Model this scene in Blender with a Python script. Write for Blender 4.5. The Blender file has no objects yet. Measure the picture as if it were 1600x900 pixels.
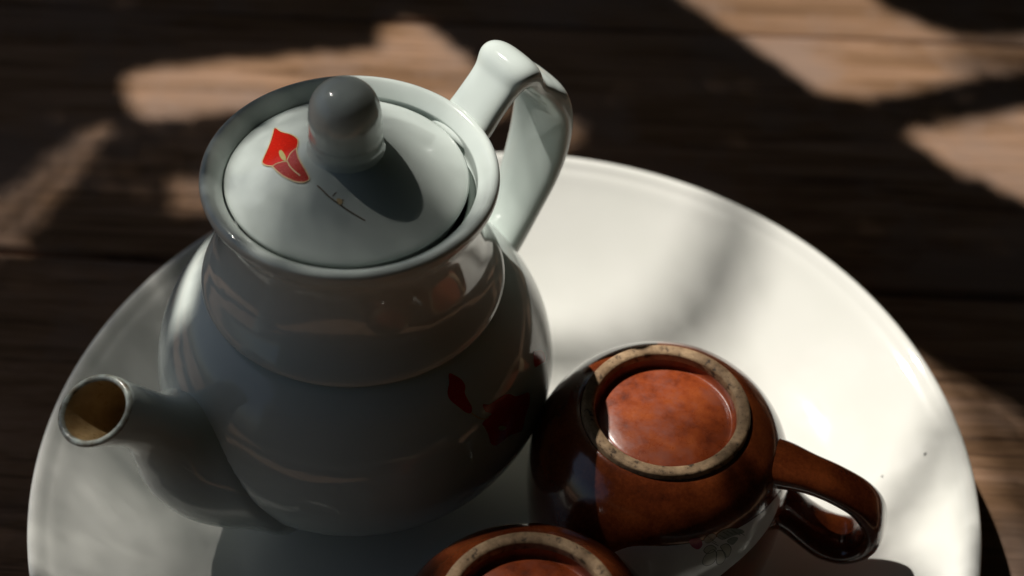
import bpy, bmesh, math, random
from mathutils import Vector, Matrix
from mathutils.geometry import tessellate_polygon

sc = bpy.context.scene
R = math.radians

# ------------------------------------------------------------------ camera
cam_d = bpy.data.cameras.new('camera')
cam = bpy.data.objects.new('camera', cam_d)
sc.collection.objects.link(cam)
sc.camera = cam
PITCH, ROLL = R(46.511), R(1.6832)
_fw = Vector((0, math.cos(PITCH), -math.sin(PITCH)))
_up = Vector((0, math.sin(PITCH), math.cos(PITCH)))
_rt = Vector((1, 0, 0))
_r2 = _rt * math.cos(ROLL) + _up * math.sin(ROLL)
_u2 = -_rt * math.sin(ROLL) + _up * math.cos(ROLL)
_m = Matrix((_r2, _u2, -_fw)).transposed().to_4x4()
_m.translation = (0, 0, 0.4394)
cam.matrix_world = _m
cam_d.sensor_width = 36
cam_d.lens = 36 * 2600 / 1600
cam_d.clip_start, cam_d.clip_end = 0.02, 60
cam_d.dof.use_dof = True
cam_d.dof.focus_distance = 0.468
cam_d.dof.aperture_fstop = 7.0

# ------------------------------------------------------------------ sky and sun
SHIFT = (0.52, -0.50)                 # ground shift of a shadow for each metre of height
to_sun = Vector((-SHIFT[0], -SHIFT[1], 1)).normalized()
elev = math.asin(to_sun.z)
world = bpy.data.worlds.new('World')
sc.world = world
world.use_nodes = True
wn = world.node_tree
sky = wn.nodes.new('ShaderNodeTexSky')
sky.sky_type = 'NISHITA'
sky.sun_disc = False
sky.dust_density = 1.5
sky.ozone_density = 0.6
sky.sun_elevation = elev
sky.sun_rotation = math.atan2(to_sun.x, to_sun.y)
bg = wn.nodes['Background']
wn.links.new(sky.outputs[0], bg.inputs[0])
bg.inputs[1].default_value = 0.05
sun_d = bpy.data.lights.new('sun', 'SUN')
sun_d.energy = 5.0
sun_d.angle = R(0.53)
sun_d.color = (1.0, 0.95, 0.88)
sun = bpy.data.objects.new('sun', sun_d)
sun.rotation_euler = to_sun.to_track_quat('Z', 'Y').to_euler()
sun.location = to_sun * 4
sc.collection.objects.link(sun)
sc.view_settings.view_transform = 'Standard'
sc.view_settings.look = 'None'
sc.view_settings.exposure = 0
sc.view_settings.gamma = 1
sc.view_settings.use_curve_mapping = False
sc.cycles.max_bounces = 10
sc.cycles.diffuse_bounces = 4
sc.cycles.glossy_bounces = 6

# ------------------------------------------------------------------ helpers
COL = sc.collection
def link(name, me, mat, parent=None, smooth=True):
    o = bpy.data.objects.new(name, me)
    COL.objects.link(o)
    if mat is not None and len(me.materials) == 0: me.materials.append(mat)
    if smooth:
        for p in me.polygons: p.use_smooth = True
    if parent is not None: o.parent = parent
    return o
def pymesh(name, v, f):
    me = bpy.data.meshes.new(name); me.from_pydata([tuple(q) for q in v], [], f); me.update(); return me
def empty(name, loc, label, cat, rz=0, group=None):
    o = bpy.data.objects.new(name, None); COL.objects.link(o)
    o.empty_display_size = 0.02
    o.location = loc; o.rotation_euler = (0, 0, rz)
    o['label'] = label; o['category'] = cat
    if group: o['group'] = group
    return o
def tag(o, label, cat, group=None):
    o['label'] = label; o['category'] = cat
    if group: o['group'] = group
    return o
def spline(pts, n):
    """Catmull-Rom (centripetal-like) through points of any dimension; n samples in each span."""
    P = [tuple(p) for p in pts]; out = []
    for i in range(len(P) - 1):
        a = P[i - 1] if i else tuple(2 * P[0][k] - P[1][k] for k in range(len(P[0])))
        b, c = P[i], P[i + 1]
        d = P[i + 2] if i + 2 < len(P) else tuple(2 * P[-1][k] - P[-2][k] for k in range(len(P[0])))
        for j in range(n):
            t = j / n
            out.append(tuple(0.5 * (2 * b[k] + (c[k] - a[k]) * t + (2 * a[k] - 5 * b[k] + 4 * c[k] - d[k]) * t * t
                             + (3 * b[k] - a[k] - 3 * c[k] + d[k]) * t ** 3) for k in range(len(b))))
    out.append(P[-1]); return out
def revolve(name, prof, seg=128, wob=0.0, seed=1):
    """prof = [(r, z)...]; r = 0 at an end closes to a pole."""
    rnd = random.Random(seed)
    ph = [rnd.uniform(0, 6.28) for _ in range(4)]
    v, f, rings = [], [], []
    for r, z in prof:
        if r < 1e-6:
            rings.append([len(v)]); v.append((0, 0, z))
        else:
            ring = []
            for k in range(seg):
                a = 2 * math.pi * k / seg
                q = r * (1 + wob * (math.sin(2 * a + ph[0]) + 0.5 * math.sin(3 * a + ph[1] + z * 30)))
                ring.append(len(v)); v.append((q * math.cos(a), q * math.sin(a), z))
            rings.append(ring)
    for A, B in zip(rings[:-1], rings[1:]):
        if len(A) == 1 and len(B) == 1: continue
        for k in range(seg):
            j = (k + 1) % seg
            if len(A) == 1: f.append((A[0], B[j], B[k]))
            elif len(B) == 1: f.append((A[k], A[j], B[0]))
            else: f.append((A[k], A[j], B[j], B[k]))
    me = pymesh(name, v, f)
    bm = bmesh.new(); bm.from_mesh(me); bmesh.ops.recalc_face_normals(bm, faces=bm.faces); bm.to_mesh(me); bm.free()
    return me
def sweep(name, path, side, seg=32, power=2.6, cap=True):
    """path = [(Vector centre, half width along side, half thickness)...]; side = constant width direction."""
    v, f = [], []
    n = len(path)
    for i, (c, w, t) in enumerate(path):
        a = path[max(i - 1, 0)][0]; b = path[min(i + 1, n - 1)][0]
        tan = (b - a).normalized()
        nor = side.cross(tan).normalized()
        for k in range(seg):
            q = 2 * math.pi * k / seg
            x = math.copysign(abs(math.cos(q)) ** (2 / power), math.cos(q))
            y = math.copysign(abs(math.sin(q)) ** (2 / power), math.sin(q))
            v.append(c + side * (x * w) + nor * (y * t))
    for i in range(n - 1):
        for k in range(seg):
            j = (k + 1) % seg
            f.append((i * seg + k, i * seg + j, (i + 1) * seg + j, (i + 1) * seg + k))
    if cap:
        f.append(tuple(range(seg))[::-1]); f.append(tuple((n - 1) * seg + k for k in range(seg)))
    me = pymesh(name, v, f)
    bm = bmesh.new(); bm.from_mesh(me); bmesh.ops.recalc_face_normals(bm, faces=bm.faces); bm.to_mesh(me); bm.free()
    return me
def inside(p, poly):
    x, y = p; c = False; j = len(poly) - 1
    for i in range(len(poly)):
        xi, yi = poly[i]; xj, yj = poly[j]
        if (yi > y) != (yj > y) and x < (xj - xi) * (y - yi) / (yj - yi) + xi: c = not c
        j = i
    return c
def smooth_closed(pts, n=6):
    P = list(pts); P = P[-1:] + P + P[:2]; out = []
    for i in range(1, len(P) - 2):
        a, b, c, d = P[i - 1], P[i], P[i + 1], P[i + 2]
        for j in range(n):
            t = j / n
            out.append(tuple(0.5 * (2 * b[k] + (c[k] - a[k]) * t + (2 * a[k] - 5 * b[k] + 4 * c[k] - d[k]) * t * t
                             + (3 * b[k] - a[k] - 3 * c[k] + d[k]) * t ** 3) for k in range(2)))
    return out
def patch(name, outline, surf, step, mat, parent):
    """A thin printed patch: a 2D outline filled with a grid and laid on a surface by surf(a, b)."""
    bm = bmesh.new()
    vs = [bm.verts.new((x, y, 0)) for x, y in outline]
    bm.faces.new(vs)
    bmesh.ops.triangulate(bm, faces=bm.faces)
    for _ in range(6):
        long = [e for e in bm.edges if e.calc_length() > step]
        if not long: break
        bmesh.ops.subdivide_edges(bm, edges=long, cuts=1)
        bmesh.ops.triangulate(bm, faces=bm.faces)
    for v in bm.verts: v.co = surf(v.co.x, v.co.y)
    bmesh.ops.recalc_face_normals(bm, faces=bm.faces)
    me = bpy.data.meshes.new(name); bm.to_mesh(me); bm.free()
    return link(name, me, mat, parent)
def line(name, pts, width, surf, mat, parent, closed=False):
    """A thin printed stroke lying on a surface."""
    n = len(pts); v, f = [], []
    for i, p in enumerate(pts):
        a = pts[i - 1] if (i or closed) else p
        b = pts[(i + 1) % n] if (i + 1 < n or closed) else p
        dx, dy = b[0] - a[0], b[1] - a[1]; L = math.hypot(dx, dy) or 1
        w = width[i] if isinstance(width, list) else width
        ox, oy = -dy / L * w / 2, dx / L * w / 2
        v.append(surf(p[0] + ox, p[1] + oy)); v.append(surf(p[0] - ox, p[1] - oy))
    for i in range(n if closed else n - 1):
        j = (i + 1) % n
        f.append((2 * i, 2 * i + 1, 2 * j + 1, 2 * j))
    return link(name, pymesh(name, v, f), mat, parent)

# ------------------------------------------------------------------ materials
def mat_new(name):
    m = bpy.data.materials.new(name); m.use_nodes = True
    nt = m.node_tree; return m, nt, nt.nodes['Principled BSDF']
def node(nt, t, **kw):
    n = nt.nodes.new(t)
    for k, val in kw.items():
        if k in n.inputs: n.inputs[k].default_value = val
        else: setattr(n, k, val)
    return n
def ramp(nt, src, stops):
    r = nt.nodes.new('ShaderNodeValToRGB')
    e = r.color_ramp.elements
    while len(e) < len(stops): e.new(0.5)
    for k, (p, c) in enumerate(stops):
        e[k].position = p; e[k].color = (*c, 1) if len(c) == 3 else c
    nt.links.new(src, r.inputs[0]); return r
def coords(nt, scale=(1, 1, 1)):
    tc = nt.nodes.new('ShaderNodeTexCoord'); mp = nt.nodes.new('ShaderNodeMapping')
    mp.inputs['Scale'].default_value = scale
    nt.links.new(tc.outputs['Object'], mp.inputs[0]); return mp.outputs[0]
def glaze(name, col, col2, rough=0.07, bump=0.04, scale=60, specks=None, coat=0.0, sss=0.0):
    m, nt, b = mat_new(name)
    co = coords(nt)
    nz = node(nt, 'ShaderNodeTexNoise', Scale=scale, Detail=4.0); nt.links.new(co, nz.inputs['Vector'])
    rp = ramp(nt, nz.outputs[0], [(0.3, col), (0.6 if name.startswith('worn') else 0.75, col2)])
    last = rp.outputs[0]
    if specks:
        vo = node(nt, 'ShaderNodeTexVoronoi', Scale=specks[0]); nt.links.new(co, vo.inputs['Vector'])
        sp = ramp(nt, vo.outputs['Distance'], [(0.0, (0, 0, 0)), (specks[1], (1, 1, 1))])
        mx = node(nt, 'ShaderNodeMix', data_type='RGBA')
        nt.links.new(sp.outputs[0], mx.inputs[0]); mx.inputs[6].default_value = (*specks[2], 1)
        nt.links.new(last, mx.inputs[7]); last = mx.outputs[2]
    nt.links.new(last, b.inputs['Base Color'])
    n2 = node(nt, 'ShaderNodeTexNoise', Scale=scale * 2.2, Detail=2.0); nt.links.new(co, n2.inputs['Vector'])
    rr = ramp(nt, n2.outputs[0], [(0.3, (rough * .7,) * 3), (0.8, (rough * 1.5,) * 3)])
    nt.links.new(rr.outputs[0], b.inputs['Roughness'])
    bp = node(nt, 'ShaderNodeBump', Strength=bump, Distance=0.002)
    n3 = node(nt, 'ShaderNodeTexNoise', Scale=scale * 0.9, Detail=3.0); nt.links.new(co, n3.inputs['Vector'])
    nt.links.new(n3.outputs[0], bp.inputs['Height']); nt.links.new(bp.outputs[0], b.inputs['Normal'])
    b.inputs['IOR'].default_value = 1.5
    b.inputs['Coat Weight'].default_value = coat; b.inputs['Coat Roughness'].default_value = 0.03
    if sss:
        b.inputs['Subsurface Weight'].default_value = sss
        b.inputs['Subsurface Radius'].default_value = (1, .9, .75); b.inputs['Subsurface Scale'].default_value = 0.002
    return m
M_pot = glaze('celadon_porcelain', (0.605, 0.675, 0.635), (0.65, 0.715, 0.675), 0.07, 0.03, 55, (34, 0.018, (0.25, 0.2, 0.15)))
M_plate = glaze('white_plate_glaze', (0.75, 0.755, 0.70), (0.79, 0.79, 0.74), 0.04, 0.02, 40)
M_stain = glaze('tea_stained_lining', (0.32, 0.20, 0.085), (0.50, 0.36, 0.18), 0.35, 0.15, 220)
M_worn = glaze('worn_rim_glaze', (0.20, 0.15, 0.09), (0.60, 0.66, 0.60), 0.16, 0.15, 330)
M_gold = glaze('gilt_line', (0.62, 0.45, 0.22), (0.75, 0.6, 0.35), 0.3, 0.05, 300)
M_stem = glaze('stem_print', (0.10, 0.06, 0.03), (0.2, 0.13, 0.06), 0.2, 0.0, 300)
M_yellow = glaze('spadix_print', (0.55, 0.48, 0.16), (0.62, 0.55, 0.25), 0.2, 0.0, 300)

def lily_mat(name, top, low, spk=(0.0, 0.2, 0.15)):
    m, nt, b = mat_new(name)
    co = coords(nt)
    nz = node(nt, 'ShaderNodeTexNoise', Scale=2600.0, Detail=2.0); nt.links.new(co, nz.inputs['Vector'])
    rp = ramp(nt, nz.outputs[0], [(0.35, low), (0.5, top), (0.70, top), (0.76, (top[0] + spk[0], top[1] + spk[1], top[2] + spk[2]))])
    nt.links.new(rp.outputs[0], b.inputs['Base Color'])
    b.inputs['Roughness'].default_value = 0.14
    return m
M_red = lily_mat('lily_red', (0.68, 0.022, 0.010), (0.52, 0.016, 0.010))
M_red2 = lily_mat('lily_red_petal', (0.50, 0.06, 0.045), (0.40, 0.025, 0.02), (0.35, 0.55, 0.48))
M_dred = lily_mat('lily_deep_red', (0.60, 0.036, 0.022), (0.50, 0.028, 0.018))

def brown_mat():
    m, nt, b = mat_new('amber_brown_glaze')
    co = coords(nt)
    nz = node(nt, 'ShaderNodeTexNoise', Scale=45.0, Detail=5.0, Roughness=0.6); nt.links.new(co, nz.inputs['Vector'])
    n2 = node(nt, 'ShaderNodeTexNoise', Scale=900.0, Detail=3.0, Roughness=0.7); nt.links.new(co, n2.inputs['Vector'])
    mx = node(nt, 'ShaderNodeMath', operation='MULTIPLY_ADD'); mx.inputs[1].default_value = 0.35
    nt.links.new(n2.outputs[0], mx.inputs[0]); nt.links.new(nz.outputs[0], mx.inputs[2])
    rp = ramp(nt, mx.outputs[0], [(0.40, (0.030, 0.007, 0.004)), (0.62, (0.120, 0.024, 0.007)), (0.88, (0.25, 0.058, 0.014))])
    nt.links.new(rp.outputs[0], b.inputs['Base Color'])
    b.inputs['Roughness'].default_value = 0.16
    b.inputs['Coat Weight'].default_value = 0.8; b.inputs['Coat Roughness'].default_value = 0.035
    bp = node(nt, 'ShaderNodeBump', Strength=0.05, Distance=0.001)
    nt.links.new(n2.outputs[0], bp.inputs['Height']); nt.links.new(bp.outputs[0], b.inputs['Normal'])
    return m
M_brown = brown_mat()
def base_mat():
    m, nt, b = mat_new('worn_base_glaze')
    co = coords(nt)
    nz = node(nt, 'ShaderNodeTexNoise', Scale=130.0, Detail=6.0, Roughness=0.65); nt.links.new(co, nz.inputs['Vector'])
    rp = ramp(nt, nz.outputs[0], [(0.28, (0.11, 0.020, 0.008)), (0.48, (0.26, 0.050, 0.013)), (0.75, (0.38, 0.088, 0.022))])
    n2 = node(nt, 'ShaderNodeTexNoise', Scale=60.0, Detail=6.0, Roughness=0.75); nt.links.new(co, n2.inputs['Vector'])
    k = ramp(nt, n2.outputs[0], [(0.52, (0, 0, 0)), (0.66, (0.55, 0.55, 0.55))])
    mx = node(nt, 'ShaderNodeMix', data_type='RGBA'); mx.inputs[7].default_value = (0.24, 0.075, 0.05, 1)
    nt.links.new(k.outputs[0], mx.inputs[0]); nt.links.new(rp.outputs[0], mx.inputs[6])
    nt.links.new(mx.outputs[2], b.inputs['Base Color'])
    n3 = node(nt, 'ShaderNodeTexNoise', Scale=700.0, Detail=3.0); nt.links.new(co, n3.inputs['Vector'])
    rr = ramp(nt, n2.outputs[0], [(0.35, (0.18,) * 3), (0.7, (0.42,) * 3)]); nt.links.new(rr.outputs[0], b.inputs['Roughness'])
    bp = node(nt, 'ShaderNodeBump', Strength=0.05, Distance=0.0006)
    nt.links.new(n3.outputs[0], bp.inputs['Height']); nt.links.new(bp.outputs[0], b.inputs['Normal'])
    return m
M_base = base_mat()
def clay_mat():
    m, nt, b = mat_new('bare_clay_ring')
    co = coords(nt)
    nz = node(nt, 'ShaderNodeTexNoise', Scale=420.0, Detail=6.0, Roughness=0.7); nt.links.new(co, nz.inputs['Vector'])
    rp = ramp(nt, nz.outputs[0], [(0.36, (0.07, 0.042, 0.022)), (0.43, (0.30, 0.195, 0.105)), (0.64, (0.46, 0.31, 0.175))])
    n2 = node(nt, 'ShaderNodeTexNoise', Scale=90.0, Detail=4.0); nt.links.new(co, n2.inputs['Vector'])
    k = ramp(nt, n2.outputs[0], [(0.40, (0.45, 0.40, 0.34)), (0.55, (1, 1, 1))])
    mx = node(nt, 'ShaderNodeMix', data_type='RGBA', blend_type='MULTIPLY'); mx.inputs[0].default_value = 0.8
    nt.links.new(rp.outputs[0], mx.inputs[6]); nt.links.new(k.outputs[0], mx.inputs[7])
    nt.links.new(mx.outputs[2], b.inputs['Base Color'])
    b.inputs['Roughness'].default_value = 0.75
    bp = node(nt, 'ShaderNodeBump', Strength=0.5, Distance=0.0006)
    nt.links.new(nz.outputs[0], bp.inputs['Height']); nt.links.new(bp.outputs[0], b.inputs['Normal'])
    return m
M_clay = clay_mat()
M_panel = glaze('white_panel_glaze', (0.72, 0.70, 0.66), (0.78, 0.76, 0.72), 0.10, 0.03, 90)
M_ink = glaze('grey_ink_print', (0.10, 0.11, 0.09), (0.20, 0.21, 0.18), 0.2, 0.0, 300)
M_petal = glaze('cream_petal_print', (0.50, 0.48, 0.38), (0.58, 0.56, 0.46), 0.12, 0.0, 300)
M_leafprint = glaze('grey_leaf_print', (0.24, 0.28, 0.22), (0.40, 0.42, 0.36), 0.15, 0.0, 500)
M_magenta = glaze('magenta_print', (0.30, 0.02, 0.07), (0.42, 0.06, 0.14), 0.15, 0.0, 400)
M_crumb = glaze('dark_crumb', (0.02, 0.02, 0.018), (0.05, 0.045, 0.035), 0.6, 0.3, 800)

def wood_mat():
    m, nt, b = mat_new('weathered_dark_wood')
    tc = nt.nodes.new('ShaderNodeTexCoord'); oi = nt.nodes.new('ShaderNodeObjectInfo')
    off = node(nt, 'ShaderNodeVectorMath', operation='ADD')
    cmb = nt.nodes.new('ShaderNodeCombineXYZ'); ml = node(nt, 'ShaderNodeMath', operation='MULTIPLY'); ml.inputs[1].default_value = 9.0
    nt.links.new(oi.outputs['Random'], ml.inputs[0]); nt.links.new(ml.outputs[0], cmb.inputs[0]); nt.links.new(ml.outputs[0], cmb.inputs[1])
    nt.links.new(tc.outputs['Object'], off.inputs[0]); nt.links.new(cmb.outputs[0], off.inputs[1])
    mp = nt.nodes.new('ShaderNodeMapping'); mp.inputs['Scale'].default_value = (3.0, 34.0, 10.0); nt.links.new(off.outputs[0], mp.inputs[0])
    nz = node(nt, 'ShaderNodeTexNoise', Scale=2.2, Detail=9.0, Roughness=0.68, Distortion=0.9); nt.links.new(mp.outputs[0], nz.inputs['Vector'])
    mp2 = nt.nodes.new('ShaderNodeMapping'); mp2.inputs['Scale'].default_value = (5.0, 160.0, 10.0); nt.links.new(off.outputs[0], mp2.inputs[0])
    n2 = node(nt, 'ShaderNodeTexNoise', Scale=2.0, Detail=6.0, Roughness=0.7, Distortion=0.5); nt.links.new(mp2.outputs[0], n2.inputs['Vector'])
    rp = ramp(nt, nz.outputs[0], [(0.28, (0.11, 0.058, 0.028)), (0.45, (0.22, 0.124, 0.066)), (0.60, (0.33, 0.198, 0.122)), (0.78, (0.43, 0.278, 0.190))])
    fr = ramp(nt, n2.outputs[0], [(0.36, (0.25, 0.22, 0.2)), (0.46, (1, 1, 1))])
    mx = node(nt, 'ShaderNodeMix', data_type='RGBA', blend_type='MULTIPLY'); mx.inputs[0].default_value = 0.75
    nt.links.new(rp.outputs[0], mx.inputs[6]); nt.links.new(fr.outputs[0], mx.inputs[7])
    # grey-mauve worn patches
    n3 = node(nt, 'ShaderNodeTexNoise', Scale=15.0, Detail=5.0, Roughness=0.6); nt.links.new(off.outputs[0], n3.inputs['Vector'])
    k = ramp(nt, n3.outputs[0], [(0.46, (0, 0, 0)), (0.62, (0.8, 0.8, 0.8))])
    m2 = node(nt, 'ShaderNodeMix', data_type='RGBA'); m2.inputs[7].default_value = (0.25, 0.172, 0.13, 1)
    nt.links.new(k.outputs[0], m2.inputs[0]); nt.links.new(mx.outputs[2], m2.inputs[6])
    nt.links.new(m2.outputs[2], b.inputs['Base Color'])
    b.inputs['Roughness'].default_value = 0.75
    b.inputs['Specular IOR Level'].default_value = 0.15
    bp = node(nt, 'ShaderNodeBump', Strength=0.45, Distance=0.002)
    ad = node(nt, 'ShaderNodeMath', operation='ADD'); nt.links.new(n2.outputs[0], ad.inputs[0]); nt.links.new(nz.outputs[0], ad.inputs[1])
    nt.links.new(ad.outputs[0], bp.inputs['Height']); nt.links.new(bp.outputs[0], b.inputs['Normal'])
    return m
M_wood = wood_mat()
def leaf_mat():
    m, nt, b = mat_new('green_leaf')
    oi = nt.nodes.new('ShaderNodeNewGeometry')
    rp = ramp(nt, oi.outputs['Random Per Island'], [(0.0, (0.028, 0.042, 0.018)), (1.0, (0.060, 0.080, 0.036))])
    nt.links.new(rp.outputs[0], b.inputs['Base Color'])
    b.inputs['Roughness'].default_value = 0.5
    tr = nt.nodes.new('ShaderNodeBsdfTranslucent'); r2 = ramp(nt, oi.outputs['Random Per Island'], [(0.0, (0.034, 0.044, 0.022)), (1.0, (0.066, 0.080, 0.044))])
    nt.links.new(r2.outputs[0], tr.inputs[0])
    ad = nt.nodes.new('ShaderNodeAddShader')
    nt.links.new(b.outputs[0], ad.inputs[0]); nt.links.new(tr.outputs[0], ad.inputs[1])
    nt.links.new(ad.outputs[0], nt.nodes['Material Output'].inputs[0])
    return m
M_leaf = leaf_mat()

# ------------------------------------------------------------------ table (weathered planks)
table = empty('wooden_table', (0, 0.35, 0), 'dark weathered wooden plank table under the white plate', 'table', rz=R(-1.2))
PLW, GAP = 0.148, 0.0026
def plank_mesh(k):
    rnd = random.Random(50 + k)
    L, W, T = 2.2, PLW - GAP, 0.03
    nx, ny = 60, 6
    v, f = [], []
    ph = [rnd.uniform(0, 6.3) for _ in range(4)]
    for i in range(nx + 1):
        x = -L / 2 + L * i / nx
        edge = 0.0007 * math.sin(9 * x + ph[0]) + 0.0005 * math.sin(23 * x + ph[1])
        for j in range(ny + 1):
            s = (-0.5, -0.485, -0.2, 0, 0.2, 0.485, 0.5)[j]
            z = -0.0012 if j in (0, ny) else 0.0006 * math.sin(3 * x + ph[2]) * s - 0.0002 * abs(math.sin(7 * x + ph[3]))
            y = W * s + (edge if j < 2 else -edge if j > ny - 2 else 0)
            v.append((x, y, z))
    n = len(v)
    for i in range(nx):
        for j in range(ny):
            a = i * (ny + 1) + j
            f.append((a, a + ny + 1, a + ny + 2, a + 1))
    # skirt and bottom
    b0 = [len(v) + q for q in range(4)]
    for i in range(nx + 1):
        for j in (0, ny):
            x, y, z = v[i * (ny + 1) + j]; v.append((x, y, -T))
    for i in range(nx):
        a, c = i * (ny + 1), n + 2 * i
        f.append((a, c, c + 2, a + ny + 1))
        a += ny; c += 1
        f.append((a, a + ny + 1, c + 2, c))
        f.append((n + 2 * i, n + 2 * i + 1, n + 2 * i + 3, n + 2 * i + 2))
    me = pymesh('plank', v, f)
    bm = bmesh.new(); bm.from_mesh(me); bmesh.ops.recalc_face_normals(bm, faces=bm.faces); bm.to_mesh(me); bm.free()
    return me
SEAM = 0.075                           # a seam passes right of the plate's middle
for k in range(-4, 6):
    p = link('plank', plank_mesh(k), M_wood, table)
    p.location = (0.07 * math.sin(k * 2.1), SEAM + PLW * (k + 0.5), -0.0006 * (k % 3))

# ------------------------------------------------------------------ plate
PC = (0.0, 0.3128)
WELL = 0.0062
plate = empty('plate', (PC[0], PC[1], 0), 'large round white glazed plate holding the teapot and cups', 'plate')
top = spline([(0.0, WELL), (0.03, WELL), (0.06, WELL), (0.080, WELL), (0.085, WELL + 0.0001), (0.090, WELL + 0.0008), (0.095, WELL + 0.0020), (0.1025, WELL + 0.0044), (0.110, WELL + 0.0073), (0.120, WELL + 0.0120),
              (0.131, WELL + 0.0178), (0.1365, WELL + 0.0211), (0.1388, WELL + 0.0222), (0.1405, WELL + 0.0233)], 6)
lip = [(0.1414, 0.0301), (0.1424, 0.0304), (0.1433, 0.0304), (0.1440, 0.0300), (0.1443, 0.0293), (0.1441, 0.0286), (0.1434, 0.0279), (0.1424, 0.0274)]
under = spline([(0.1400, 0.0264), (0.128, 0.0198), (0.116, 0.0134), (0.106, 0.0080), (0.097, 0.0040), (0.0885, 0.0022), (0.087, 0.0004), (0.084, 0.0002), (0.0825, 0.0020), (0.05, 0.0020), (0.0, 0.0020)], 4)
link('dish', revolve('dish', top + lip + under, 192, 0.0006, 3), M_plate, plate)

# ------------------------------------------------------------------ teapot
AX = (-0.0452, 0.3361)
ZW = 0.0075
ANG = R(41)
pot = empty('teapot', (AX[0] - 0.0028, AX[1], ZW + 0.0004), 'pale celadon porcelain teapot with round knobbed lid and red lily prints', 'teapot', rz=ANG)
pot.rotation_euler = (Matrix.Rotation(R(1.3), 3, 'Y') @ Matrix.Rotation(ANG, 3, 'Z')).to_euler()   # leans very slightly
# local frame: +x towards the handle, -x towards the spout; z from the plate
ZW = 0.0075
body_out = spline([(0.0290, 0.0085), (0.0300, 0.0105), (0.0345, 0.0140), (0.0440, 0.0215), (0.0535, 0.0330), (0.0590, 0.0460), (0.0600, 0.0560), (0.0574, 0.0680),
                   (0.0512, 0.0800), (0.0450, 0.0866), (0.0416, 0.0886)], 8)
ridge = spline([(0.0416, 0.0886), (0.0429, 0.0888), (0.0437, 0.0895), (0.0439, 0.0906), (0.0433, 0.0922), (0.0420, 0.0944), (0.0401, 0.0976), (0.0381, 0.1025), (0.0368, 0.1090), (0.0364, 0.1148), (0.0370, 0.1195),
                (0.0390, 0.1232), (0.0405, 0.1256), (0.0411, 0.1275), (0.0409, 0.1292), (0.0400, 0.1301), (0.0388, 0.1301), (0.0372, 0.1290), (0.0354, 0.1272), (0.0350, 0.1264), (0.0349, 0.1245), (0.0346, 0.1215), (0.0325, 0.1205),
                (0.0330, 0.1150), (0.0340, 0.1000), (0.0390, 0.0880), (0.0500, 0.0740), (0.0540, 0.0560), (0.0480, 0.0320), (0.0300, 0.0160), (0.0, 0.0140)], 5)
foot = [(0.0, 0.0092), (0.0250, 0.0088), (0.0265, 0.0056), (0.0285, 0.0053), (0.0290, 0.0062)]
body_prof = [(r, z - ZW) for r, z in foot + body_out[:-1] + ridge]
body = link('body', revolve('body', body_prof, 160, 0.0005, 7), M_pot, pot)
outer = sorted([(z, r) for r, z in body_out[:-1] + ridge[:ridge.index((0.0411, 0.1275)) if (0.0411, 0.1275) in ridge else 50]])
def body_r(z):
    for (z0, r0), (z1, r1) in zip(outer[:-1], outer[1:]):
        if z0 <= z <= z1: return r0 + (r1 - r0) * (z - z0) / max(z1 - z0, 1e-9)
    return outer[0][1]

# spout: S-shaped tube, open at the tip, stained inside
SP = [(-0.0300, 0.0400, 0.0250), (-0.0420, 0.0408, 0.0240), (-0.0520, 0.0448, 0.0212), (-0.0600, 0.0524, 0.0168), (-0.0660, 0.0626, 0.0116), (-0.0704, 0.0722, 0.0090), (-0.0758, 0.0805, 0.0087), (-0.0814, 0.0864, 0.0096), (-0.0852, 0.0898, 0.0107)]
sp = spline(SP, 8)
def tube(name, rows, seg=48):
    v, f = [], []
    for c, tan, r in rows:
        nor = Vector((0, 1, 0)).cross(tan).normalized()
        for k in range(seg):
            a = 2 * math.pi * k / seg
            v.append(c + Vector((0, 1, 0)) * (r * math.cos(a)) + nor * (r * math.sin(a)))
    for i in range(len(rows) - 1):
        for k in range(seg):
            j = (k + 1) % seg
            f.append((i * seg + k, i * seg + j, (i + 1) * seg + j, (i + 1) * seg + k))
    return v, f
rows, inner = [], []
for i, (x, z, r) in enumerate(sp):
    a, b = sp[max(i - 1, 0)], sp[min(i + 1, len(sp) - 1)]
    tan = Vector((b[0] - a[0], 0, b[1] - a[1])).normalized()
    # the mouth is cut a little flatter than square to the tube
    k = min(1, max(0, (i - len(sp) + 14) / 13))
    tan = (tan * (1 - k) + Vector((-0.36, 0, 0.93)) * k).normalized()
    c = Vector((x, 0, z - ZW))
    rows.append((c, tan, r))
    if i > 12: inner.append((c, tan, r - 0.0021))
c, tan, r = rows[-1]
lip_rows = [(c + tan * 0.0005, tan, r - 0.0001), (c + tan * 0.0009, tan, r - 0.0006), (c + tan * 0.0010, tan, r - 0.0011), (c + tan * 0.0007, tan, r - 0.0016), (c + tan * 0.0001, tan, r - 0.0019)]
sv, sf = tube('spout', rows)
for i, q in enumerate(sv):                     # the glaze pools into a soft fillet where the spout meets the belly
    c0 = rows[i // 48][0] if i // 48 < len(rows) else None
    if c0 is None: continue
    d = math.hypot(q.x, q.y) - body_r(q.z + ZW)
    if d > 0.022: continue
    sv[i] = q + (q - c0).normalized() * (0.0055 * math.exp(-max(d, 0) / 0.0042))
me = pymesh('spout', sv, sf)
spout = link('spout', me, M_pot, pot)
link('spout_rim', pymesh('spout_rim', *tube('spout_rim', [rows[-1]] + lip_rows)), M_worn, spout)
inner.reverse()
ci, ti, ri = inner[0]
lin = link('spout_lining', pymesh('spout_lining', *tube('spout_lining', [(ci + ti * 0.0002, ti, ri + 0.0002)] + inner[1:])), M_stain, spout)

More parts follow.
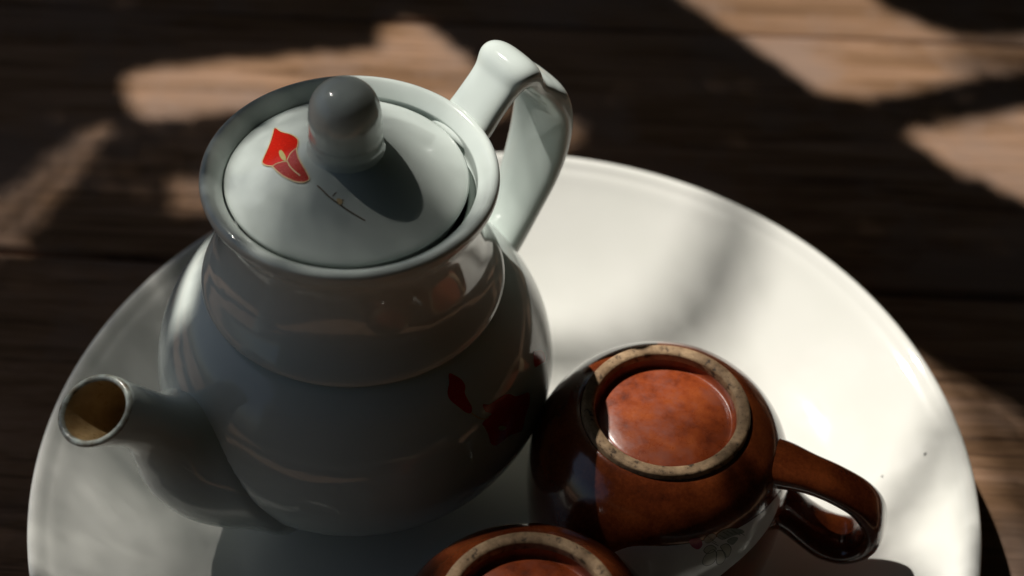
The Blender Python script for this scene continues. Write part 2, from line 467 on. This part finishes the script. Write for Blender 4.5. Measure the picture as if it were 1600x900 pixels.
# handle: broad strap with a thumb rest
HP = [(0.0350, 0.1225, 0.0088, 0.0034), (0.0410, 0.1256, 0.0089, 0.0034), (0.0465, 0.1310, 0.0085, 0.0033), (0.0515, 0.1360, 0.0087, 0.0033), (0.0550, 0.1394, 0.0101, 0.0043), (0.0582, 0.1382, 0.0100, 0.0042),
      (0.0615, 0.1335, 0.0092, 0.0030), (0.0650, 0.1303, 0.0098, 0.0034), (0.0685, 0.1260, 0.0112, 0.0042), (0.0706, 0.1190, 0.0121, 0.0034), (0.0703, 0.1085, 0.0121, 0.0030),
      (0.0675, 0.0965, 0.0112, 0.0030), (0.0625, 0.0845, 0.0098, 0.0033), (0.0560, 0.0740, 0.0095, 0.0040), (0.0500, 0.0680, 0.0100, 0.0050)]
hp = [(Vector((x, 0, z - ZW)), w, t) for x, z, w, t in spline(HP, 7)]
handle = link('handle', sweep('handle', hp, Vector((0, 1, 0)), 40, 2.7), M_pot, pot)

# lid with its knob
LID_OFF = (-0.0004, 0.0010)
lid_prof = spline([(0.0, 0.1394), (0.0060, 0.1391), (0.0105, 0.1378), (0.0160, 0.1353), (0.0230, 0.1318), (0.0290, 0.1288), (0.0322, 0.1273), (0.0333, 0.1266)], 6)
lid_rest = [(0.0337, 0.1261), (0.0336, 0.1255), (0.0330, 0.1252), (0.0318, 0.1250), (0.0316, 0.1200), (0.0300, 0.1200), (0.0298, 0.1240), (0.0150, 0.1310), (0.0, 0.1335)]
lid = link('lid', revolve('lid', [(r, z - ZW) for r, z in lid_prof + lid_rest], 144, 0.0004, 9), M_pot, pot)
lid.location = (LID_OFF[0], LID_OFF[1], 0)
def lid_z(r):
    for (r0, z0), (r1, z1) in zip(lid_prof[:-1], lid_prof[1:]):
        if r0 <= r <= r1: return z0 + (z1 - z0) * (r - r0) / max(r1 - r0, 1e-9)
    return lid_prof[-1][1]
knob_prof = spline([(0.0114, 0.1366), (0.0104, 0.1382), (0.0099, 0.1394), (0.0098, 0.1404), (0.0100, 0.1416), (0.0101, 0.1426), (0.0099, 0.1436), (0.0099, 0.1466), (0.0098, 0.1496), (0.0092, 0.1530), (0.0078, 0.1558), (0.0056, 0.1578), (0.0028, 0.1588), (0.0, 0.1590)], 6)
knob = link('knob', revolve('knob', [(r, z - ZW) for r, z in knob_prof], 72), M_pot, lid)

# red lilies printed on the lid and the body
def lid_surf(off):
    def f(x, y):
        return Vector((x, y, lid_z(math.hypot(x, y)) - ZW + off))
    return f
def body_surf(off):
    def f(arc, z):
        r = body_r(z) + off; th = arc / 0.055
        return Vector((r * math.cos(th), r * math.sin(th), z - ZW))
    return f
LILY_OUT = smooth_closed([(-0.00669, 0.02501), (-0.0073, 0.02085), (-0.00717, 0.01681), (-0.00745, 0.0132), (-0.00825, 0.01075), (-0.00984, 0.00876), (-0.01087, 0.00769), (-0.01206, 0.00525), (-0.01284, 0.00262), (-0.0134, 5e-05), (-0.01406, -0.00264), (-0.0147, -0.00324), (-0.01592, -0.00257), (-0.01697, -0.00107), (-0.01762, 0.00099), (-0.01814, 0.00389), (-0.01812, 0.007), (-0.01783, 0.0096), (-0.01841, 0.01128), (-0.01845, 0.01345), (-0.01731, 0.01483), (-0.01513, 0.01649), (-0.01263, 0.01865), (-0.00996, 0.02139)], 4)
LILY_LOW = smooth_closed([(-0.01777, 0.00956), (-0.01634, 0.00895), (-0.01472, 0.00696), (-0.01523, 0.00469), (-0.01539, 0.00234), (-0.01533, -0.00026), (-0.01467, -0.00289), (-0.01587, -0.00251), (-0.01692, -0.00101), (-0.01758, 0.00106), (-0.0181, 0.00396), (-0.01807, 0.00707)], 4)
LILY_SIDE = smooth_closed([(-0.01033, 0.00848), (-0.01215, 0.0085), (-0.0138, 0.00767), (-0.01491, 0.00576), (-0.01545, 0.00316), (-0.01528, -0.0002), (-0.0146, -0.00281), (-0.01408, -0.0025), (-0.01348, 5e-05), (-0.0129, 0.00272), (-0.01209, 0.00532), (-0.01105, 0.00755)], 4)
SPADIX = smooth_closed([(-0.01312, 0.01275), (-0.01295, 0.01173), (-0.01362, 0.0093), (-0.01447, 0.00757), (-0.01491, 0.00779), (-0.01478, 0.00968), (-0.01399, 0.01178)], 4)
FOLD_A = [(-0.01777, 0.00956), (-0.01634, 0.00895), (-0.01472, 0.00696), (-0.01521, 0.0049), (-0.01544, 0.00227), (-0.01533, -0.00026)]
FOLD_B = [(-0.01033, 0.00848), (-0.01215, 0.0085), (-0.0138, 0.00767), (-0.01464, 0.00689)]
STEM = [(-0.0139, -0.00609), (-0.01365, -0.00817), (-0.01344, -0.01018), (-0.01305, -0.01193), (-0.01255, -0.01352), (-0.01193, -0.01552), (-0.01121, -0.01736), (-0.01024, -0.01944), (-0.00931, -0.02128)]
TWIG_A = [(-0.01263, -0.01125), (-0.01192, -0.01109), (-0.01124, -0.01107)]
TWIG_B = [(-0.01255, -0.01352), (-0.01181, -0.01337), (-0.01082, -0.01374)]
SPRIG = smooth_closed([(-0.01228, -0.01249), (-0.01155, -0.01275), (-0.01128, -0.01363), (-0.0116, -0.01428), (-0.01238, -0.01415), (-0.01249, -0.01332)], 4)
lily = patch('lily_print', LILY_OUT, lid_surf(0.00012), 0.0012, M_red, lid)
patch('petal_print', LILY_LOW, lid_surf(0.00020), 0.0012, M_red2, lid)
patch('petal_print', LILY_SIDE, lid_surf(0.00024), 0.0012, M_red2, lid)
patch('spadix_print', SPADIX, lid_surf(0.00028), 0.0012, M_yellow, lid)
line('gilt_outline', LILY_OUT, 0.00034, lid_surf(0.00030), M_gold, lid, closed=True)
line('gilt_outline', spline(FOLD_A, 4), 0.00028, lid_surf(0.00030), M_gold, lid)
line('gilt_outline', spline(FOLD_B, 4), 0.00028, lid_surf(0.00030), M_gold, lid)
line('stem_print', spline(STEM, 4), 0.00030, lid_surf(0.00015), M_stem, lid)
line('stem_print', TWIG_A, 0.00022, lid_surf(0.00015), M_stem, lid)
line('stem_print', TWIG_B, 0.00022, lid_surf(0.00015), M_stem, lid)
patch('sprig_print', SPRIG, lid_surf(0.00018), 0.001, M_gold, lid)
BUD = smooth_closed([(-0.08702, 0.0864), (-0.08563, 0.0857), (-0.08406, 0.08427), (-0.08383, 0.08271), (-0.085, 0.08142), (-0.08493, 0.07971), (-0.08452, 0.07734), (-0.08536, 0.07612), (-0.08686, 0.07691), (-0.08849, 0.07911), (-0.09034, 0.08163), (-0.09035, 0.08328), (-0.08849, 0.08489)], 4)
BLOOM = smooth_closed([(-0.08072, 0.07613), (-0.07881, 0.07505), (-0.07568, 0.07454), (-0.07267, 0.07401), (-0.07051, 0.07295), (-0.06887, 0.07089), (-0.06658, 0.06954), (-0.06317, 0.06731), (-0.06415, 0.06438), (-0.06741, 0.06188), (-0.06948, 0.05865), (-0.07207, 0.0599), (-0.07499, 0.06156), (-0.07791, 0.06185), (-0.08037, 0.06219), (-0.08189, 0.06417), (-0.08214, 0.06763), (-0.08262, 0.07029), (-0.08294, 0.07161), (-0.0805, 0.07217), (-0.07902, 0.07225), (-0.08077, 0.0741)], 4)
SPOT = smooth_closed([(-0.07828, 0.0675), (-0.07675, 0.06677), (-0.07567, 0.0653), (-0.07638, 0.06493), (-0.0781, 0.06616)], 3)
STEM2 = [(-0.08533, 0.07618), (-0.08437, 0.0747), (-0.08329, 0.07344), (-0.08185, 0.07231), (-0.08041, 0.07212)]
FAR = smooth_closed([(-0.05304, 0.07337), (-0.04885, 0.06995), (-0.04808, 0.06739), (-0.04938, 0.06583), (-0.05297, 0.06845), (-0.05593, 0.07025), (-0.055, 0.07208)], 4)
patch('lily_print', BUD, body_surf(0.00015), 0.0016, M_dred, body)
patch('lily_print', BLOOM, body_surf(0.00015), 0.0016, M_dred, body)
patch('lily_print', FAR, body_surf(0.00015), 0.0016, M_dred, body)
patch('spadix_print', SPOT, body_surf(0.00025), 0.0016, M_yellow, body)
line('gilt_outline', spline(STEM2, 3), 0.0004, lambda a, b: body_surf(0.0002)(a, b), M_gold, body)


# ------------------------------------------------------------------ cups, upside down
CZ = WELL
KZ = 1.021
cup_out = spline([(0.0352, 0.0010), (0.0360, 0.0002), (0.0368, 0.0006), (0.0374, 0.0040), (0.0384, 0.0120), (0.0391, 0.0210), (0.0394, 0.0300), (0.0387, 0.0390), (0.0364, 0.0470), (0.0328, 0.0530), (0.0290, 0.0566), (0.0262, 0.0584), (0.0247, 0.0590)], 7)
ring_prof = [(0.0246, 0.0584), (0.0244, 0.0602), (0.0242, 0.0607), (0.0236, 0.0610), (0.0218, 0.0609), (0.0210, 0.0606), (0.0207, 0.0601), (0.0206, 0.0580)]
base_prof = spline([(0.0208, 0.0599), (0.0206, 0.0580), (0.0201, 0.0565), (0.0194, 0.0559), (0.0186, 0.0560), (0.0172, 0.0565), (0.0130, 0.0572), (0.0070, 0.0576), (0.0, 0.0577)], 5)
cup_in = spline([(0.0247, 0.0590), (0.0235, 0.0562), (0.0, 0.0548)], 3) + spline([(0.0, 0.0545), (0.0260, 0.0535), (0.0335, 0.0445), (0.0365, 0.0300), (0.0362, 0.0180), (0.0350, 0.0060), (0.0346, 0.0020), (0.0352, 0.0010)], 6)
cup_out, ring_prof, base_prof, cup_in = [[(r, z * KZ) for r, z in q] for q in (cup_out, ring_prof, base_prof, cup_in)]
me_body = revolve('body', cup_out + cup_in[1:-1] + [cup_out[0]], 128, 0.0006, 4)
me_ring = revolve('foot_ring', ring_prof, 128, 0.0012, 5)
me_base = revolve('base', base_prof, 96)
# handle in the cup's +x plane
CH = [(0.0325, 0.0490, 0.0084, 0.0048), (0.0375, 0.0488, 0.0078, 0.0042), (0.0440, 0.0478, 0.0068, 0.0034), (0.0520, 0.0456, 0.0066, 0.0032), (0.0600, 0.0414, 0.0068, 0.0033), (0.0648, 0.0345, 0.0076, 0.0036), (0.0645, 0.0262, 0.0080, 0.0037), (0.0590, 0.0210, 0.0084, 0.0038),
      (0.0522, 0.0210, 0.0084, 0.0038), (0.0458, 0.0248, 0.0080, 0.0037), (0.0408, 0.0286, 0.0078, 0.0040), (0.0370, 0.0304, 0.0080, 0.0046)]
chp = [(Vector((x, 0, z)), w, t) for x, z, w, t in spline(CH, 7)]
me_hand = sweep('handle', chp, Vector((0, 1, 0)), 32, 2.5)
def cup_r(z):
    for (r0, z0), (r1, z1) in zip(cup_out[2:-1], cup_out[3:]):
        if z0 <= z <= z1: return r0 + (r1 - r0) * (z - z0) / max(z1 - z0, 1e-9)
    return 0.0384
def cup_surf(off):
    def s(arc, z):
        r = cup_r(z) + off; th = arc / 0.037
        return Vector((r * math.cos(th), r * math.sin(th), z))
    return s
def make_cup(loc, rz, label):
    t = empty('teacup', loc, label, 'cup', rz=rz, group='brown teacups turned upside down on the plate')
    link('body', me_body, M_brown, t)
    link('foot_ring', me_ring, M_clay, t)
    link('base', me_base, M_base, t)
    link('handle', me_hand, M_brown, t)
    return t
CUP_AZ = R(-15)
cup = make_cup((0.0455, 0.3063, CZ), CUP_AZ, 'brown glazed teacup upside down beside the teapot, its handle in view')
cup2 = make_cup((0.0071, 0.2374, CZ), R(-70), 'brown glazed teacup upside down at the front, cut off by the bottom edge')
PANEL = smooth_closed([(t * 0.037, z) for t, z in ((-0.17, 0.0452), (-0.5, 0.0467), (-0.9, 0.0471), (-1.3, 0.0465), (-1.6, 0.0440), (-1.75, 0.0350), (-1.6, 0.0240), (-1.2, 0.0230), (-0.95, 0.0285), (-0.75, 0.0335), (-0.5, 0.0375), (-0.3, 0.0408))], 6)
PETALS = [[(-0.03523, 0.04338), (-0.03707, 0.04246), (-0.03807, 0.04079), (-0.03806, 0.03871), (-0.03655, 0.03752), (-0.03478, 0.03836), (-0.0341, 0.04102)], [(-0.03397, 0.04253), (-0.03204, 0.04131), (-0.03125, 0.03883), (-0.03215, 0.03662), (-0.03375, 0.0369), (-0.03423, 0.03984)], [(-0.033, 0.04367), (-0.03103, 0.04375), (-0.02965, 0.04132), (-0.03033, 0.03876), (-0.03138, 0.03882), (-0.0321, 0.04134)], [(-0.03428, 0.04304), (-0.03553, 0.04494), (-0.03709, 0.04505), (-0.038, 0.04385), (-0.03676, 0.04237)]]
LEAVES = [[(-0.03766, 0.04757), (-0.03634, 0.04853), (-0.03505, 0.0485), (-0.03415, 0.04743), (-0.03518, 0.04624), (-0.03677, 0.04584), (-0.03769, 0.04659)], [(-0.03398, 0.04754), (-0.03204, 0.04851), (-0.02964, 0.04825), (-0.02624, 0.04648), (-0.02495, 0.04446), (-0.02854, 0.04533), (-0.03228, 0.04557)], [(-0.03099, 0.04467), (-0.0289, 0.04515), (-0.02721, 0.04389), (-0.02797, 0.04277), (-0.02937, 0.04236)]]
BERRY = [(-0.04227, 0.04773), (-0.04074, 0.04832), (-0.0392, 0.04822), (-0.03831, 0.04606), (-0.03952, 0.04457), (-0.04134, 0.04578)]
HATCH = [[(-0.03699, 0.04838), (-0.03516, 0.04674)], [(-0.0361, 0.04718), (-0.03425, 0.04541)], [(-0.0355, 0.04599), (-0.03364, 0.0441)], [(-0.03208, 0.0482), (-0.03021, 0.04629)], [(-0.03073, 0.04803), (-0.02884, 0.04601)], [(-0.02935, 0.04779), (-0.02744, 0.04568)], [(-0.02841, 0.04669), (-0.02645, 0.0444)], [(-0.03315, 0.04759), (-0.03128, 0.04569)], [(-0.02704, 0.04601), (-0.02502, 0.04355)]]
def add_panel(t):
    """white glazed panel with a faint grey flower on the cup's side"""
    pn = patch('painted_panel', PANEL, cup_surf(0.00014), 0.0016, M_panel, t)
    for q in LEAVES: patch('leaf_print', smooth_closed(q, 3), cup_surf(0.00018), 0.0016, M_leafprint, pn)
    for q in PETALS:
        q = smooth_closed(q, 4)
        patch('petal_print', q, cup_surf(0.00022), 0.0016, M_petal, pn)
        line('ink_outline', q, 0.00022, cup_surf(0.00026), M_ink, pn, closed=True)
    for q in HATCH: line('ink_outline', q, 0.00018, cup_surf(0.00026), M_ink, pn)
    patch('berry_print', smooth_closed(BERRY, 3), cup_surf(0.00020), 0.0016, M_magenta, pn)
add_panel(cup)


# ------------------------------------------------------------------ crumbs on the plate
def crumb_mesh(seed):
    rnd = random.Random(seed); bm = bmesh.new()
    bmesh.ops.create_icosphere(bm, subdivisions=1, radius=0.0005)
    for v in bm.verts: v.co = Vector((v.co.x * 1.5, v.co.y * 0.8, v.co.z * 0.6)) * rnd.uniform(0.7, 1.3)
    me = bpy.data.meshes.new('crumb'); bm.to_mesh(me); bm.free(); return me
def plate_z(x, y):
    r = math.hypot(x - PC[0], y - PC[1])
    for (r0, z0), (r1, z1) in zip(top[:-1], top[1:]):
        if r0 <= r <= r1: return z0 + (z1 - z0) * (r - r0) / (r1 - r0)
    return WELL
for (x, y, s, lab) in ((0.1318, 0.3262, 1.0, 'tiny dark crumb on the plate, the one nearer its right rim'), (0.1190, 0.3222, 0.6, 'tiny dark crumb on the plate, the smaller one nearer the cup handle')):
    c = link('crumb', crumb_mesh(int(x * 1000)), M_crumb, None, smooth=False)
    c.location = (x, y, plate_z(x, y) + 0.0002); c.scale = (s,) * 3; c.rotation_euler = (0, 0, 0.7)
    tag(c, lab, 'crumb')

# ------------------------------------------------------------------ foliage added overhead, out of view, to dapple the light
# share of sunlight that reaches each patch of the table (x, y on the table along the sun's rays)
LIGHT = [
    (0.92, [(-0.162, 0.535), (-0.104, 0.547), (-0.061, 0.555), (-0.059, 0.574), (-0.045, 0.578), (-0.03, 0.561), (-0.013, 0.541), (-0.002, 0.513), (-0.062, 0.483), (-0.097, 0.489), (-0.123, 0.508), (-0.149, 0.5), (-0.16, 0.514)]),
    (0.04, [(-0.158, 0.502), (-0.1, 0.512), (-0.093, 0.453), (-0.133, 0.448), (-0.161, 0.468)]),
    (0.28, [(-0.134, 0.471), (-0.115, 0.472), (-0.112, 0.451), (-0.13, 0.45)]),
    (0.22, [(-0.196, 0.419), (-0.203, 0.449), (-0.186, 0.478), (-0.173, 0.501), (-0.158, 0.502), (-0.166, 0.468), (-0.181, 0.432)]),
    (0.35, [(-0.198, 0.425), (-0.203, 0.445), (-0.191, 0.456), (-0.181, 0.456), (-0.181, 0.436)]),
    (0.95, [(0.056, 0.611), (0.1, 0.56), (0.124, 0.531), (0.147, 0.53), (0.184, 0.542), (0.213, 0.554), (0.241, 0.561), (0.244, 0.574), (0.189, 0.574), (0.159, 0.595), (0.147, 0.616)]),
    (0.45, [(0.186, 0.575), (0.246, 0.583), (0.241, 0.56), (0.184, 0.542)]),
    (0.95, [(0.153, 0.509), (0.175, 0.518), (0.207, 0.527), (0.234, 0.53), (0.218, 0.456), (0.197, 0.47), (0.172, 0.487)]),
    (0.33, [(0.141, 0.394), (0.158, 0.383), (0.177, 0.366), (0.204, 0.34), (0.189, 0.276), (0.136, 0.274)]),
    (0.40, [(0.013, 0.518), (0.028, 0.512), (0.028, 0.497), (0.016, 0.492)]),
    (0.20, [(-0.098, 0.415), (-0.125, 0.373), (-0.136, 0.333), (-0.138, 0.287), (-0.13, 0.251), (-0.058, 0.254), (-0.065, 0.315), (-0.095, 0.351), (-0.103, 0.386)]),
    (0.40, [(-0.094, 0.409), (-0.11, 0.391), (-0.111, 0.38), (-0.1, 0.381)]),
    (0.50, [(-0.142, 0.299), (-0.125, 0.305), (-0.11, 0.307), (-0.104, 0.291), (-0.097, 0.255), (-0.132, 0.253)]),
    (0.85, [(-0.008, 0.467), (0.023, 0.466), (0.055, 0.462), (0.081, 0.448), (0.101, 0.431), (0.119, 0.417), (0.135, 0.402), (0.152, 0.367), (0.161, 0.331), (0.16, 0.303), (0.154, 0.257), (0.049, 0.253), (0.022, 0.298), (-0.004, 0.36), (-0.016, 0.425)]),
    (1.00, [(-0.004, 0.47), (0.022, 0.472), (0.055, 0.466), (0.08, 0.449), (0.098, 0.434), (0.09, 0.421), (0.073, 0.405), (0.052, 0.392), (0.03, 0.385), (-0.006, 0.387), (-0.017, 0.428)]),
    (0.28, [(0.098, 0.434), (0.111, 0.423), (0.098, 0.4), (0.081, 0.381), (0.052, 0.37), (0.021, 0.364), (-0.005, 0.363), (-0.006, 0.387), (0.03, 0.385), (0.052, 0.392), (0.073, 0.405), (0.09, 0.421)]),
    (0.92, [(0.112, 0.42), (0.135, 0.402), (0.152, 0.367), (0.16, 0.334), (0.141, 0.319), (0.129, 0.304), (0.11, 0.294), (0.09, 0.301), (0.083, 0.341), (0.081, 0.378), (0.098, 0.397)]),
    (0.38, [(0.16, 0.331), (0.161, 0.313), (0.14, 0.291), (0.129, 0.283), (0.11, 0.292), (0.129, 0.302), (0.141, 0.316)]),
    (0.97, [(0.161, 0.316), (0.154, 0.257), (0.077, 0.254), (0.089, 0.284), (0.11, 0.294), (0.128, 0.285), (0.139, 0.294)]),
    (0.95, [(0.048, 0.283), (0.058, 0.298), (0.073, 0.305), (0.093, 0.304), (0.111, 0.29), (0.115, 0.281), (0.101, 0.279), (0.084, 0.273), (0.065, 0.262), (0.054, 0.262)]),
    (0.50, [(0.065, 0.262), (0.072, 0.26), (0.099, 0.252), (0.096, 0.232), (0.064, 0.231), (0.054, 0.255)]),
    (0.45, [(0.016, 0.223), (0.029, 0.232), (0.054, 0.233), (0.067, 0.221), (0.067, 0.197), (0.017, 0.196)]),
    (0.10, [(-0.016, 0.261), (-0.005, 0.296), (0.009, 0.304), (0.031, 0.307), (0.049, 0.299), (0.065, 0.267), (0.059, 0.242), (0.043, 0.232), (0.02, 0.229), (-0.0, 0.233)]),
    (0.60, [(-0.015, 0.259), (-0.016, 0.275), (-0.006, 0.293), (0.002, 0.302), (0.005, 0.293), (0.012, 0.293), (0.015, 0.274), (0.01, 0.261), (0.002, 0.251), (-0.005, 0.245), (-0.012, 0.25)]),
    (0.80, [(0.017, 0.313), (0.034, 0.314), (0.053, 0.307), (0.072, 0.271), (0.07, 0.257), (0.06, 0.259), (0.051, 0.264), (0.04, 0.27), (0.031, 0.281), (0.021, 0.293)]),
    (0.24, [(0.024, 0.242), (0.041, 0.247), (0.054, 0.245), (0.052, 0.231), (0.039, 0.221), (0.016, 0.22), (0.006, 0.227), (0.013, 0.235)]),
    (0.15, [(0.117, 0.279), (0.116, 0.264), (0.099, 0.257), (0.083, 0.26), (0.072, 0.261), (0.074, 0.267), (0.087, 0.272), (0.103, 0.28)]),
    (0.95, [(-0.059, 0.28), (-0.057, 0.298), (-0.05, 0.313), (-0.044, 0.31), (-0.043, 0.288), (-0.045, 0.279)]),
    (0.22, [(0.101, 0.31), (0.113, 0.3), (0.118, 0.276), (0.112, 0.253), (0.096, 0.255), (0.096, 0.275)]),
    (0.30, [(0.106, 0.295), (0.122, 0.29), (0.139, 0.272), (0.138, 0.251), (0.124, 0.253), (0.107, 0.268)]),
    (0.60, [(0.045, 0.332), (0.053, 0.341), (0.073, 0.348), (0.073, 0.315), (0.06, 0.28), (0.049, 0.279)]),
    (0.12, [(0.018, 0.28), (0.028, 0.286), (0.039, 0.281), (0.042, 0.265), (0.042, 0.248), (0.022, 0.247), (0.018, 0.264)]),
    (1.00, [(0.046, 0.286), (0.055, 0.32), (0.067, 0.328), (0.082, 0.314), (0.088, 0.295), (0.08, 0.285), (0.069, 0.282), (0.065, 0.27)]),
    (0.20, [(-0.079, 0.252), (-0.055, 0.253), (-0.049, 0.237), (-0.052, 0.22), (-0.071, 0.219)]),

]
def sunlight(x, y):
    t = 0.012
    for T, poly in LIGHT:
        if inside((x, y), poly): t = T
    return t
rnd = random.Random(11)
lv, lf = [], []
def leaf(c, size, up, wid=0.45, tilt=0.3):
    """a pointed leaf of six corners, folded along its midrib"""
    d = Vector((rnd.gauss(0, 1), rnd.gauss(0, 1), rnd.gauss(0, 1)))
    n = (up + Vector((rnd.gauss(0, tilt), rnd.gauss(0, tilt), rnd.gauss(0, tilt)))).normalized()
    d = (d - n * d.dot(n)).normalized(); s = n.cross(d)
    L, W = size / 2, size / 2 * wid
    b = len(lv)
    lv.extend([c - d * L, c - d * L * .3 + s * W + n * W * .25, c + d * L * .35 + s * W * .8 + n * W * .2, c + d * L,
               c + d * L * .35 - s * W * .8 + n * W * .2, c - d * L * .3 - s * W + n * W * .25])
    lf.extend([(b, b + 1, b + 2, b + 3), (b, b + 3, b + 4, b + 5)])
def finish(name, label):
    global lv, lf
    o = link(name, pymesh(name, lv, lf), M_leaf, None, smooth=False)
    o['kind'] = 'stuff'; o['label'] = label
    lv, lf = [], []
x0, x1, y0, y1 = -0.28, 0.32, 0.13, 0.72
SZ = 0.0100
A = SZ ** 2 * 0.30
N = int((x1 - x0) * (y1 - y0) * 5.0 / A)
def place(x, y, size, h0, h1):
    h = rnd.uniform(h0, h1)
    leaf(Vector((x - SHIFT[0] * h, y - SHIFT[1] * h, h)), size * rnd.uniform(0.8, 1.2), to_sun)
for k in range(N):                                     # dense sprays hang low
    # evenly spread spots (R2 sequence) leave no stray pinholes where the leaf cover is dense
    x, y = x0 + (x1 - x0) * ((0.5 + 0.7548776662 * k) % 1), y0 + (y1 - y0) * ((0.5 + 0.5698402910 * k) % 1)
    T = sunlight(x, y)
    if T < 0.03 and rnd.random() < -math.log(max(T, 0.0068)) / 5.0: place(x, y, SZ, 0.72, 0.84)
s2 = SZ * 0.6                                          # sparse fine leaflets hang higher, so their shade is soft
g = s2 * 0.30
nx, ny = int((x1 - x0) / g), int((y1 - y0) / g)
for j in range(ny):
    acc = rnd.random()
    for i in range(nx):
        x, y = x0 + (i + 0.5) * g, y0 + (j + 0.5) * g
        T = sunlight(x, y)
        if T < 0.03 or T > 0.9: continue
        acc += -math.log(T) * g * g / (s2 * s2 * 0.30)
        if acc >= 1:
            acc -= 1
            place(x + rnd.uniform(-g, g), y + rnd.uniform(-g, g), s2, *((0.72, 0.84) if T < 0.09 else (1.8, 2.1) if T < 0.3 else (1.35, 1.6)))
finish('shade_leaves', 'leaves added overhead, placed to dapple the sunlight')
# unseen large leaves added round the sunlit gap to block sky light
for _ in range(16000):
    x, y = rnd.uniform(-0.45, 1.7), rnd.uniform(-1.5, 1.6)
    h = 0.95 + rnd.uniform(0, 0.6)
    m_ = 0.10
    if x0 - m_ < x < x1 + m_ and y0 - m_ < y < y1 + m_: continue
    leaf(Vector((x - SHIFT[0] * h, y - SHIFT[1] * h, h)), rnd.uniform(0.06, 0.12), Vector((0, 0, 1)))
finish('sky_block_leaves', 'large leaves added around the sunlit gap to block the sky')
# unseen leaf shell added behind the camera and around, to cut fill light
for _ in range(30000):
    az = rnd.uniform(R(-138), R(145)); el = math.asin(rnd.uniform(0.0, 0.75 if az < R(95) else 0.42)); q = rnd.uniform(1.25, 1.6)
    d = Vector((math.cos(az) * math.cos(el), math.sin(az) * math.cos(el), math.sin(el)))
    leaf(Vector((0, 0.3, 0)) + d * q, rnd.uniform(0.07, 0.12), d)
finish('fill_block_leaves', 'leaf shell added behind the camera and around to block fill light')
